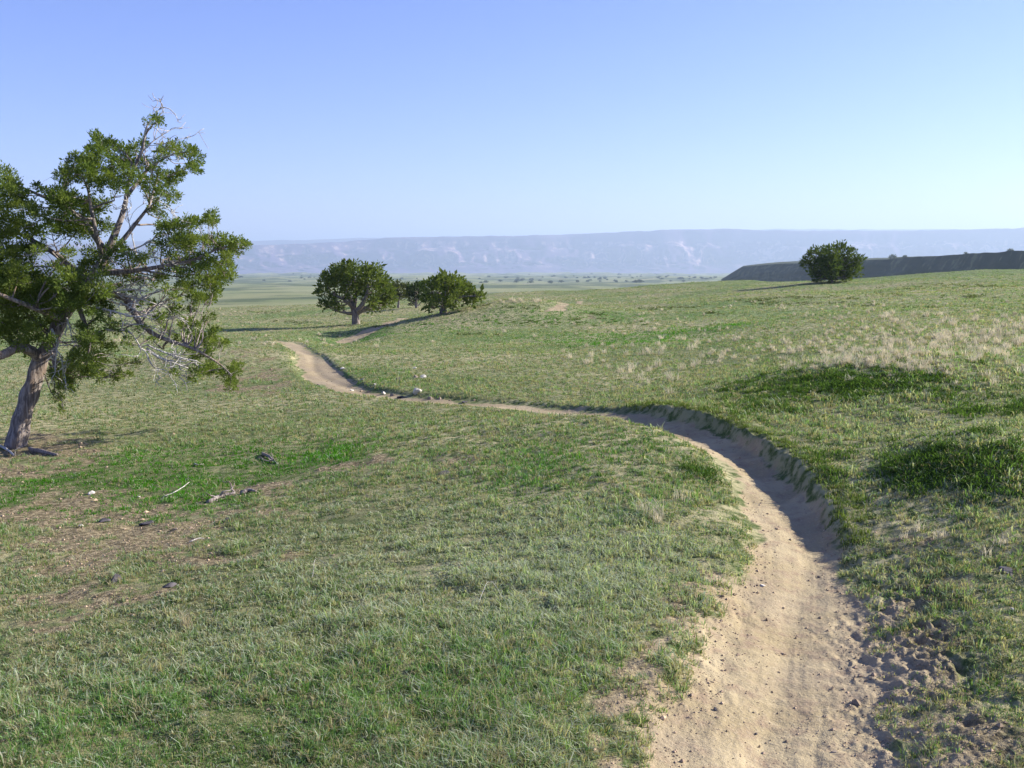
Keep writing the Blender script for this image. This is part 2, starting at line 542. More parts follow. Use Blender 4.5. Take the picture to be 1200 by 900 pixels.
def submesh(name, fq, mat):
    used = np.zeros(len(GV), bool); used[fq.ravel()] = True
    remap = np.cumsum(used) - 1
    return mesh_np(name, GV[used], [remap[fq]], mat, GC[used])


g = submesh('ground', quads[~pf], MG); tag(g, kind='structure')
p = submesh('path', quads[pf], MG); tag(p, kind='structure')
# the small disc under the camera's feet closes the sheet
cen = mesh_np('ground_under_viewer', np.vstack([GV[:NA], [[0, 0, gz[:NA].mean()]]]),
              [np.stack([np.full(NA, NA), jn, np.arange(NA)], 1)], MG, np.vstack([GC[:NA], [[.5, 0, 0, 1]]]))
tag(cen, kind='structure')

# ------------------------------------------------------------------ mesas on the horizon
def mesa_mat(name, c1, c2, c3, zlo, zhi, sc, amt):
    t = NT(name)
    geo = t.n('ShaderNodeNewGeometry').outputs['Position']
    n1 = t.noise(geo, sc, 6, .6)
    z = t.n('ShaderNodeSeparateXYZ', {0: geo}).outputs[2]
    col = t.mix(t.ramp(n1, .4, .6), c1, c2)
    mp = t.n('ShaderNodeMapping', {'Vector': geo, 'Scale': (1, 1, .6)}).outputs[0]
    n2 = t.math('ADD', t.math('MULTIPLY', t.noise(mp, sc * 5.5, 4, .6), .6), t.math('MULTIPLY', n1, .4))
    band = t.math('MULTIPLY', t.ramp(z, zlo, zlo + 25), t.math('SUBTRACT', 1.0, t.ramp(z, zhi - 25, zhi)))
    pale = t.math('MULTIPLY', t.math('MULTIPLY', t.ramp(n2, .515, .60), band), amt)
    col = t.mix(pale, col, c3)
    bm = t.n('ShaderNodeBump', {'Height': n1, 'Strength': 1.0, 'Distance': 22.0 if sc < .01 else 1.5})
    s = t.n('ShaderNodeBsdfPrincipled', {'Base Color': col, 'Roughness': 0.95, 'Specular IOR Level': 0.1, 'Normal': bm.outputs[0]})
    return t.done(s.outputs[0])


def mesa(name, prof, r0, depth, base_drop, mat, gully, seed, cols, face, amp=.4, cliff=1.0, left=None, slant=None, topn=.024):
    """prof: (px, skyline py) along the rim; r0 the distance of the foot; face the horizontal depth of the slope"""
    px = np.linspace(prof[0][0], prof[-1][0], cols)
    py = np.interp(px, [a for a, b in prof], [b for a, b in prof])
    if slant: r0 = np.interp(px, [a for a, b in slant], [b for a, b in slant])
    v = np.concatenate([np.linspace(0, 1, 44), 1 + np.linspace(0.05, 1, 16) ** 1.5])
    az = np.arctan((px - 600) / 1190)
    top = EYE + (300 - py) / 1190.0 * (r0 + face) * 1.0
    rim_n = .45 * fbm(az * 14, az * 0, seed, 3)
    top = top + topn * (top - EYE + base_drop) * fbm(az * 90, az * 0, seed + 2, 4)
    foot = EYE - base_drop
    V = []
    for k, vv in enumerate(v):
        if vv <= 1:
            rg = float(np.mean(r0)); ridg = np.abs(fbm(az * rg / gully + 0.5 * vv, np.full_like(az, vv * 2.6), seed + 5, 5)) + .6 * fbm(az * rg / gully * .23, np.full_like(az, vv * 1.1), seed + 9, 3)
            r = r0 + face * vv + (rim_n * face * 0.6 + ridg * face * amp * math.sin(math.pi * min(vv * 1.05, 1)))
            # talus, then cliff bands
            hh = (1 - .38 * cliff) * vv ** 1.1 + 0.38 * cliff * sstep(np.array((vv - 0.45) / 0.25)) * 0.5 + 0.38 * cliff * sstep(np.array((vv - .82) / .14)) * 0.5
            z = foot + (top - foot) * hh
            z = z - (top - foot) * 0.10 * ridg * math.sin(math.pi * vv)
        else:
            r = r0 + face + rim_n * face * 0.6 + depth * (vv - 1) * (1.0 if left is None else np.clip((px - left) / 200, .02, 1))
            z = top + (vv - 1) * 0.0 * top
        V.append(np.stack([r * np.sin(az), r * np.cos(az), z * np.ones_like(az)], 1))
    V.append(np.stack([V[-1][:, 0] * 1.02, V[-1][:, 1] * 1.02, np.full_like(az, foot - 40)], 1))
    V.insert(0, np.stack([V[0][:, 0] * .995, V[0][:, 1] * .995, np.full_like(az, foot - 60)], 1))
    n = len(V); V = np.concatenate(V)
    i = np.arange(n - 1)[:, None] * cols + np.arange(cols - 1)[None, :]
    f = np.stack([i, i + 1, i + 1 + cols, i + cols], -1).reshape(-1, 4)
    o = mesh_np(name, V, [f], mat, smooth=True)
    return tag(o, kind='structure')


M_far = mesa_mat('far_mesa_rock', rgb(.06, .03, .095), rgb(.12, .07, .13), rgb(.72, .50, .42), -110, 150, .0028, .55)
mesa('hills', [(-900, 288), (0, 288), (300, 288), (400, 284), (430, 281), (470, 278.5), (560, 277.5), (640, 276), (720, 272.5), (820, 269.5), (850, 269), (880, 270.5), (960, 272), (1050, 273), (1200, 271), (1400, 272), (2100, 276)],
     9000, 1800, 152, M_far, 230.0, 301, 1500, 820, .55)
mesa('distant_hills', [(-900, 286), (0, 285), (300, 283), (440, 279), (520, 277), (640, 277), (760, 275), (900, 269.8), (1000, 271), (1090, 271.5), (1200, 273), (1400, 276), (2100, 280)],
     13500, 1500, 230, M_far, 500.0, 401, 500, 800)
M_mid = mesa_mat('near_mesa_slope', rgb(.030, .045, .020), rgb(.060, .070, .035), rgb(.15, .16, .08), -30, 40, .03, .6)
mesa('mesa', [(846, 327), (858, 320), (872, 312), (900, 309.5), (940, 308), (1000, 305.5), (1060, 302), (1120, 298.5), (1200, 294), (1300, 291), (1700, 286)],
     880, 900, 30, M_mid, 26.0, 501, 700, 45, .42, .0, 850, [(846, 980), (1200, 560), (1700, 400)], .025)

# ------------------------------------------------------------------ haze: one even volume round everything
def haze():
    V = np.array([[x, y, z] for z in (-620.0, 430.0) for (x, y) in ((-30000, -30000), (30000, -30000), (30000, 30000), (-30000, 30000))])
    f = np.array([[3, 2, 1, 0], [4, 5, 6, 7], [0, 1, 5, 4], [1, 2, 6, 5], [2, 3, 7, 6], [3, 0, 4, 7]])
    t = NT('haze_air')
    vol = t.n('ShaderNodeVolumePrincipled', {'Color': (0.64, 0.80, 1.0, 1), 'Density': 0.000135, 'Anisotropy': 0.22})
    t.t.links.new(vol.outputs[0], t.out.inputs['Volume'])
    o = mesh_np('haze', V, [f], t.m, smooth=False)
    tag(o, kind='stuff')
    return o


haze()

# ------------------------------------------------------------------ grass
def blade_material(name, trans=0.40, rough=0.45, tint=rgb(1.1, 1.18, .6)):
    t = NT(name)
    c = t.n('ShaderNodeVertexColor', layer_name='Col').outputs[0]
    d = t.n('ShaderNodeBsdfDiffuse', {'Color': c, 'Roughness': rough})
    tc_ = t.mix(1.0, c, tint, 'MULTIPLY')
    tr = t.n('ShaderNodeBsdfTranslucent', {'Color': tc_})
    m = t.n('ShaderNodeMixShader', {0: trans, 1: d.outputs[0], 2: tr.outputs[0]})
    return t.done(m.outputs[0])


M_grass = blade_material('grass_blades')
M_straw = blade_material('dry_straw', .3, .45, rgb(1, .98, .85))


def blades(root, height, width, lean, heading, curl, col, name, mat, tip=None):
    """one bent blade per root: a quad and a tip triangle"""
    n = len(root)
    hx, hy = np.sin(heading), np.cos(heading)
    sx, sy = -hy, hx
    tw = rng.uniform(-0.9, 0.9, n)
    wx = sx * np.cos(tw) + hx * np.sin(tw); wy = sy * np.cos(tw) + hy * np.sin(tw)
    mid = root + np.stack([hx * lean * 0.35 * height, hy * lean * 0.35 * height, 0.6 * height], 1)
    end = root + np.stack([hx * (lean + curl) * height, hy * (lean + curl) * height, height * (1.0 - 0.35 * curl)], 1)
    w = width[:, None] * np.stack([wx, wy, np.zeros(n)], 1) * 0.5
    V = np.stack([root - w, root + w, mid + w * 0.8, mid - w * 0.8, end], 1).reshape(-1, 3)
    b = np.arange(n) * 5
    q4 = np.stack([b, b + 1, b + 2, b + 3], 1); q3 = np.stack([b + 3, b + 2, b + 4], 1)
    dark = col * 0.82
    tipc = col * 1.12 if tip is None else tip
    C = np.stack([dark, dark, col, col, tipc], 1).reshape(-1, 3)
    return mesh_np(name, V, [q4, q3], mat, C, smooth=False)


def make_grass(M, K):
    """tufts of K blades; the tuft's centre decides colour, height and density"""
    az = rng.uniform(R(-31), R(31), M)
    lr = math.log(2.1) + (math.log(150) - math.log(2.1)) * rng.random(M)
    r = np.exp(lr)
    x = r * np.sin(az); y = r * np.cos(az)
    so = cellz(soil, x, y); pw = cellz(PATH, x, y)
    cl = fbm(x * 5.5, y * 5.5, 111, 2); big = fbm(x * 0.9, y * 0.9, 113, 3)
    keep = rng.random(M) < np.clip(1.10 - 1.02 * so + 0.9 * cl, 0.01, 1)
    keep &= (pw < -0.02) | (rng.random(M) < 0.006)
    keep &= ~(pw > 0.1)
    x, y, r, so, cl, big = [a[keep] for a in (x, y, r, so, cl, big)]
    m = len(x)
    lu = cellz(lush, x, y); dr = cellz(dry, x, y); le = cellz(leafy, x, y); si = cellz(silver, x, y)
    sc = r / 3.0
    th = 0.0245 * rng.lognormal(0, 0.32, m) * (1 + 0.9 * cl + 0.8 * big) * (1 - 0.45 * so + 0.30 * si + 0.10 * le) * sc ** 0.16
    tr_ = (0.008 + .008 * rng.random(m)) * sc ** .75
    c0 = np.array([.070, .145, .030]); c1 = np.array([.245, .340, .125]); cl_ = np.array([.065, .23, .008]); cd = np.array([.46, .40, .24]); cle = np.array([.095, .175, .026]); cg = np.array([.215, .31, .18])
    q_ = rng.random(m)[:, None]
    tc = c0 * (1 - q_) + c1 * q_
    g_ = (rng.random(m) < .36)[:, None]; tc = np.where(g_, tc * .35 + cg * .65, tc)
    tc = tc * (1 - .9 * lu[:, None]) + cl_ * .9 * lu[:, None]
    L = (le * 0.8)[:, None]; tc = tc * (1 - L) + cle * L
    tc = tc * (0.82 + 0.4 * np.clip(big + 0.5, 0, 1)[:, None]) * rng.uniform(.75, 1.2, m)[:, None]
    tdry = rng.random(m) < (0.02 + 0.42 * dr + 0.10 * so) * (1 - .7 * lu)
    tc[tdry] = cd * rng.uniform(.6, 1.05, tdry.sum())[:, None]
    tsil = rng.random(m) * .5 + (0.15 + .95 * si) * (1 - .7 * lu) * (1 - .6 * le)
    # blades
    n = m * K
    b = np.repeat(np.arange(m), K)
    a = rng.uniform(0, 2 * math.pi, n); rad = rng.random(n) ** .5
    X = x[b] + np.sin(a) * rad * tr_[b]; Y = y[b] + np.cos(a) * rad * tr_[b]
    h = th[b] * rng.lognormal(0, .22, n) * (1.1 - .35 * rad)
    w = 0.0025 * rng.lognormal(0, 0.3, n) * sc[b] ** 0.72 * (1 + 0.6 * le[b])
    lean = .08 + .65 * rad + rng.normal(0, .2, n); curl = np.abs(rng.normal(0.25, 0.3, n))
    col = tc[b] * rng.uniform(.8, 1.2, n)[:, None]
    pd = rng.random(n) < .015 + .10 * so[b]
    col[pd] = cd * rng.uniform(.6, 1.1, pd.sum())[:, None]
    tipc = col * 1.15
    ps = rng.random(n) < np.clip(tsil[b] - .22, 0, 1) * .8
    tipc[ps] = np.array([.84, .88, .70]) * rng.uniform(.75, 1.05, ps.sum())[:, None]  # pale seed tips; sun glints are painted into this tip colour too
    col[ps] = col[ps] * .45 + np.array([.48, .52, .36]) * .55
    w[ps] *= 1.5
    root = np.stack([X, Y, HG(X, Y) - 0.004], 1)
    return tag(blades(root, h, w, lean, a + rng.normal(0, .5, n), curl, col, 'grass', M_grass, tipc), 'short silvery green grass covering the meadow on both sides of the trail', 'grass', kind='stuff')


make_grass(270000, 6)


def make_tufts(name, spots, nb, hgt, spread, colr, label, cat, mat, wid, lean_s=.45):
    rt = []; H_ = []; Cc = []; Wd = []
    for (x, y, s) in spots:
        k = int(nb * rng.uniform(.7, 1.3))
        a = rng.uniform(0, 2 * math.pi, k); q_ = rng.random(k) ** .6 * spread * s
        X = x + np.cos(a) * q_; Y = y + np.sin(a) * q_
        rt.append(np.stack([X, Y, HG(X, Y) - .01], 1))
        H_.append(hgt * s * rng.lognormal(0, .25, k))
        Wd.append(np.full(k, wid * max(1, math.hypot(x, y) / 10) ** .8) * rng.uniform(.7, 1.3, k))
        Cc.append(np.array(colr) * rng.uniform(.7, 1.15, (k, 1)) * rng.uniform(.85, 1.1))
    rt = np.concatenate(rt); n = len(rt)
    o = blades(rt, np.concatenate(H_), np.concatenate(Wd), np.abs(rng.normal(0, lean_s, n)), rng.uniform(0, 6.28, n), np.abs(rng.normal(.1, .3, n)), np.concatenate(Cc), name, mat)
    return tag(o, label, cat, kind='stuff')


sp = []
for (px, py, rx, ry, n) in [(1040, 400, 210, 32, 480), (880, 375, 180, 12, 80), (760, 412, 130, 22, 40), (990, 425, 90, 9, 60), (320, 400, 120, 6, 60), (600, 352, 120, 4, 50), (1100, 625, 90, 18, 6),
                            (750, 440, 90, 15, 10), (300, 372, 120, 10, 50), (870, 360, 60, 5, 25), (740, 600, 90, 14, 4)]:
    for k in range(n):
        c = GG(px + random.gauss(0, rx * .6), py + random.gauss(0, ry * .6))
        cl_n = float(fbm(c[:1] / (.1 * c[1] + 1), c[1:2] / (.1 * c[1] + 1), 131, 2)[0])
        if cellz(PATH, c[:1], c[1:2])[0] < -.15 and c[1] < 150 and cl_n > -.45:
            sp.append((c[0], c[1], random.uniform(.3, .8) + max(cl_n, 0) * .9))
make_tufts('dry_grass', sp, 34, .15, .08, (.84, .75, .55), 'pale straw coloured bunchgrass tufts scattered over the far meadow', 'dry grass', M_straw, .0036, .55)
sp = []
for (px, py, rx, ry, n) in [(1120, 545, 90, 32, 190), (1000, 450, 110, 16, 230), (890, 475, 60, 14, 70), (965, 560, 14, 30, 26), (825, 556, 34, 8, 18), (1165, 480, 60, 18, 50), (640, 378, 110, 3, 40)]:
    for k in range(n):
        c = GG(px + random.gauss(0, rx * .6), py + random.gauss(0, ry * .6))
        if cellz(PATH, c[:1], c[1:2])[0] < -.10:
            sp.append((c[0], c[1], random.uniform(.6, 1.3)))
make_tufts('leafy_weeds', sp, 44, .05, .10, (.105, .18, .04), 'dark green leafy weeds in low mats right of the trail bend', 'weeds', M_grass, .009, .8)
sp = []
for (px, py, w_) in [(760, 363, 14), (775, 361, 10), (800, 360, 16), (880, 352, 22), (900, 357, 16), (930, 349, 20), (960, 356, 14), (985, 350, 12), (1010, 358, 16), (1080, 338, 22), (1100, 334, 14), (1095, 360, 16),
                     (1140, 348, 18), (1165, 336, 20), (700, 368, 10), (840, 368, 12), (1040, 345, 12), (680, 374, 8), (335, 377, 14), (360, 378, 12), (300, 366, 16), (262, 356, 14), (450, 383, 10), (560, 392, 14), (610, 360, 12), (560, 358, 10)]:
    for k in range(int(w_ * .9)):
        c = GG(px + random.gauss(0, w_), py + random.gauss(0, 1.0))
        sp.append((c[0], c[1], random.uniform(.5, 1.3)))
make_tufts('scrub_and_shade_tufts', sp, 16, .065, .20, (.13, .155, .065), 'dark low scrub and streaks of shade drawn as tufts across the far meadow hummocks', 'scrub', M_grass, .012, .8)  # dark tufts also draw shade on the hummocks and below the middle junipers
# grass overhanging the lip of the bank and the trail edges
T = TR[0]; tan = np.gradient(T[:, :2], axis=0); tan /= np.linalg.norm(tan, axis=1)[:, None]
sp = []
for i in range(len(T)):
    if T[i, 1] < 3 or T[i, 1] > 14.5: continue
    nx, ny = tan[i, 1], -tan[i, 0]
    bw = min(T[i, 3] / .13, 1)
    if T[i, 3] > .06:
        for k in range(5):
            o_ = T[i, 2] + bw * .12 + random.uniform(-.05, .16)
            sp.append((T[i, 0] + nx * o_, T[i, 1] + ny * o_, random.uniform(.45, 1.3)))
    o_ = T[i, 2] + random.uniform(.03, .2)
    if random.random() < .5: sp.append((T[i, 0] - nx * o_, T[i, 1] - ny * o_, random.uniform(.3, .7)))
make_tufts('edge_grass', sp, 22, .05, .06, (.15, .20, .055), 'green grass overhanging the worn edges of the trail', 'grass', M_grass, .005)

# ------------------------------------------------------------------ tubes, leaves, trees
def tube_data(pts, rad, sides=8, rough=0.0, seed=0):
    pts = np.array(pts, float); n = len(pts)
    T_ = np.gradient(pts, axis=0); T_ /= np.linalg.norm(T_, axis=1)[:, None] + 1e-9
    up = np.array([0, 0, 1.0]) if abs(T_[0][2]) < .9 else np.array([1.0, 0, 0])
    N_ = np.cross(T_[0], up); N_ /= np.linalg.norm(N_)
    V = []
    ang = np.arange(sides) / sides * 2 * math.pi
    for i in range(n):
        N_ = N_ - T_[i] * np.dot(N_, T_[i]); N_ /= np.linalg.norm(N_) + 1e-9
        B = np.cross(T_[i], N_)
        rr_ = rad[i] * (1 + rough * (noise(ang * 1.9 + seed, np.full(sides, i * .22), seed) * 2 + 0.5 * np.sin(ang * 3 + i * .10 + seed)))
        V.append(pts[i] + (np.cos(ang) * rr_)[:, None] * N_ + (np.sin(ang) * rr_)[:, None] * B)
    V.append(pts[-1][None, :] + T_[-1] * rad[-1] * .5)
    V.append(pts[0][None, :])
    V = np.concatenate(V)
    i = np.arange(n - 1)[:, None] * sides + np.arange(sides)[None, :]
    j = np.arange(n - 1)[:, None] * sides + ((np.arange(sides) + 1) % sides)[None, :]
    f4 = np.stack([i, j, j + sides, i + sides], -1).reshape(-1, 4)
    k = np.arange(sides); k2 = (k + 1) % sides
    f3 = np.concatenate([np.stack([(n - 1) * sides + k, (n - 1) * sides + k2, np.full(sides, n * sides)], 1),
                         np.stack([k2, k, np.full(sides, n * sides + 1)], 1)])
    return V, f4, f3


class Tubes:
    def __init__(self): self.V = []; self.q = []; self.t = []; self.n = 0

    def add(self, pts, rad, sides=8, rough=0.0, seed=0):
        V, a, b = tube_data(pts, rad, sides, rough, seed)
        self.V.append(V); self.q.append(a + self.n); self.t.append(b + self.n); self.n += len(V)

    def build(self, name, mat, parent=None, org=(0, 0, 0)):
        if not self.V: return None
        return mesh_np(name, np.concatenate(self.V) - np.array(org), [np.concatenate(self.q), np.concatenate(self.t)], mat, smooth=True, parent=parent)


def wiggle(p0, p1, n, amp, sag=0.0):
    p0 = np.array(p0, float); p1 = np.array(p1, float)
    L = np.linalg.norm(p1 - p0)
    t = np.linspace(0, 1, n)[:, None]
    off = np.zeros((n, 3))
    for f in (1, 2, 3):
        off += np.sin(t * math.pi * f) * rng.normal(0, amp * L / f, 3)[None, :]
    p = p0 + (p1 - p0) * t + off
    p[:, 2] += -sag * L * (np.sin(t[:, 0] * math.pi))
    return p


def bark_material(name, c1, c2, sc=30.0):
    t = NT(name)
    tc = t.n('ShaderNodeTexCoord').outputs['Object']
    mp = t.n('ShaderNodeMapping', {'Vector': tc, 'Scale': (1, 1, .12)}).outputs[0]
    n1 = t.noise(mp, sc, 5, .65)
    n2 = t.noise(tc, 2.5, 3)
    col = t.mix(t.ramp(n1, .38, .62), c1, c2)
    col = t.mix(t.math('MULTIPLY', t.ramp(n2, .5, .7), .5), col, rgb(.30, .20, .12))
    b = t.n('ShaderNodeBump', {'Height': n1, 'Strength': 1.0, 'Distance': 0.02})
    s = t.n('ShaderNodeBsdfPrincipled', {'Base Color': col, 'Roughness': .9, 'Normal': b.outputs[0]})
    return t.done(s.outputs[0])


M_bark = bark_material('juniper_bark', rgb(.11, .085, .075), rgb(.33, .28, .25))
M_dead = bark_material('dead_silver_wood', rgb(.38, .34, .32), rgb(.72, .67, .60), 60)
M_leaf = blade_material('juniper_scale_leaves', .32, .55)


def leaf_cloud(blobs, leaf, dens, c_lo, c_hi, up=.35):
    """blobs: (centre xyz, radius, sparsity). Each leaf is a small diamond on a spray that points outwards"""
    C = []; Rd = []; Nn = []
    for (c, r, spx) in blobs:
        k = max(6, int(dens * (r / leaf) ** 2 * spx))
        C.append(np.repeat(np.array(c)[None, :], k, 0)); Rd.append(np.full(k, r)); Nn.append(k)
    C = np.concatenate(C); Rd = np.concatenate(Rd); n = len(C)
    # several finger-like sprays per blob
    bid = np.repeat(np.arange(len(Nn)), Nn)
    nf = 14
    fdir = rng.normal(0, 1, (len(Nn), nf, 3)); fdir[:, :, 2] = fdir[:, :, 2] * .8 + .3
    fdir /= np.linalg.norm(fdir, axis=2)[:, :, None]
    pick = rng.integers(0, nf, n)
    D = fdir[bid, pick]
    t = rng.random(n) ** .6
    loose = rng.normal(0, 1, (n, 3)); loose /= np.linalg.norm(loose, axis=1)[:, None]
    spread = .46 * (1.15 - .5 * t)
    pos = C + D * (Rd * 1.15 * t)[:, None] + loose * (Rd * spread * rng.random(n) ** .5)[:, None]
    dr = D + loose * .9 + np.array([0, 0, up]); dr /= np.linalg.norm(dr, axis=1)[:, None]
    sd_ = np.cross(dr, rng.normal(0, 1, (n, 3))); sd_ /= np.linalg.norm(sd_, axis=1)[:, None]
    L = leaf * rng.lognormal(0, .4, n); wd = L * .24
    a = pos; m = pos + dr * (L * .45)[:, None]; e = pos + dr * L[:, None]
    V = np.stack([a, m + sd_ * wd[:, None], e, m - sd_ * wd[:, None]], 1).reshape(-1, 3)
    b = np.arange(n) * 4
    f = np.stack([b, b + 1, b + 2, b + 3], 1)
    mfac = rng.random((n, 1)) * .6 + rng.random((len(Nn), 1))[bid] * .4
    col = np.array(c_lo) * (1 - mfac) + np.array(c_hi) * mfac
    return V, f, np.repeat(col, 4, 0)


def make_tree(name, base, dist, blobs, stems, leaf, dens, label, cat='tree', group=None, c_lo=(.055, .090, .022), c_hi=(.20, .235, .055), spread=1.0, dead=None, twig=.006, fill=0):
    """base: (px, py) of the foot; blobs: (px, py, r in px, [sparsity]); stems: [(px,py,dr,radius), ...]"""
    b0 = GG(base[0], base[1], rmin=dist * .6)
    dist = math.hypot(b0[0], b0[1]) if dist is None else dist
    root = empty(name, (b0[0], b0[1], b0[2]), label, cat, group)
    org = b0.copy()
    bz = math.hypot(b0[0], b0[1])
    s = bz / F
    tb = Tubes(); nodes = []
    for si_, st in enumerate(stems):
        pts = [P(px, py, bz + dr) for (px, py, dr, rd) in st]
        rd = [q_[3] for q_ in st]
        if si_ == 0:
            pts[0] = b0 - np.array([0, 0, .12])
        c = catmull(np.concatenate([np.array(pts), np.array(rd)[:, None]], 1)[:, [0, 2, 1, 3]], .03 * bz / 13)[:, [0, 2, 1, 3]]
        w_ = rng.normal(0, .25, (len(c), 3)).cumsum(0) * .0 
        tb.add(c[:, :3] + w_, np.maximum(c[:, 3], .003), 14 if rd[0] > .05 else 7, .22 if rd[0] > .05 else .1, si_ * 7 + 3)
        nodes += [c[k, :4] for k in range(len(c) // 4, len(c), 3)] if si_ == 0 else [c[k, :4] for k in range(0, len(c), 3)]
    nodes = np.array(nodes)
    tb.build('trunk', M_bark, root, org)
    B = []; br_ = Tubes()
    cx = np.mean([b[0] for b in blobs])
    wpx = (max(b[0] for b in blobs) - min(b[0] for b in blobs)) * .5
    for b in blobs:
        px, py, r = b[:3]; spx = b[3] if len(b) > 3 else 1.0
        off = (1 - min(1, abs(px - cx) / wpx) ** 2) ** .5
        dr = rng.uniform(-1, 1) * spread * (0.25 + .75 * off)
        c = P(px, py, bz + dr)
        B.append((c, r * s * 1.06, min(1, spx * 1.25)))
        for k in range(fill):
            dr2 = rng.uniform(-1, 1) * spread * (0.25 + .75 * off)
            B.append((P(px + rng.normal(0, r * .5), py + rng.normal(0, r * .4), bz + dr2), r * s * .8, spx))
        d_ = np.linalg.norm(nodes[:, :3] - c + np.array([0, 0, .5 * s * 20]), axis=1)
        d_ = d_ + np.where(nodes[:, 2] > c[2] + .1, .3, 0)
        k = int(d_.argmin())
        pth = wiggle(nodes[k, :3], c, 9, .05, rng.uniform(-.05, .08))
        L = np.linalg.norm(pth[-1] - pth[0])
        r0 = min(nodes[k, 3] * .6, twig * (1.0 + L * 1.6) * bz / 13 + .002)
        br_.add(pth, np.linspace(r0, r0 * .35, 9), 5, .1, k)
        # twigs inside the clump
        for _ in range(3):
            e = c + rng.normal(0, 1, 3) * r * s * .7
            br_.add(wiggle(pth[6], e, 5, .08), np.linspace(r0 * .4, r0 * .15, 5), 4)
    br_.build('branches', M_bark, root, org)
    V, f, col = leaf_cloud(B, leaf, dens, c_lo, c_hi)
    mesh_np('foliage', V - org, [f], M_leaf, col, smooth=False, parent=root)
    if dead:
        for k, st in enumerate(dead):
            dt = Tubes()
            pts = np.array([P(px, py, bz + dr) for (px, py, dr) in st[1]])
            c = catmull(np.concatenate([pts, np.zeros((len(pts), 1))], 1), .05)[:, :3]
            c = c + np.cumsum(rng.normal(0, .004, c.shape), 0)
            dt.add(c, np.linspace(st[0] * 1.25, st[0] * .45, len(c)), 6, .1, k)
            for j in range(int(st[2] * 1.6)):
                i = rng.integers(len(c) // 4, len(c))
                d_ = c[-1] - c[0]; Ld = np.linalg.norm(d_)
                e = c[i] + (d_ / Ld * .7 + rng.normal(0, .6, 3)) * rng.uniform(.08, .26)
                w_ = wiggle(c[i], e, 7, .10)
                dt.add(w_, np.linspace(st[0] * .6, .004, 7), 4)
                for _ in range(2):
                    e2 = w_[4] + (d_ / Ld * .4 + rng.normal(0, .7, 3)) * rng.uniform(.06, .18)
                    dt.add(wiggle(w_[4], e2, 5, .1), np.linspace(.005, .003, 5), 3)
            dt.build('dead_branch', M_dead, root, org)
    return root


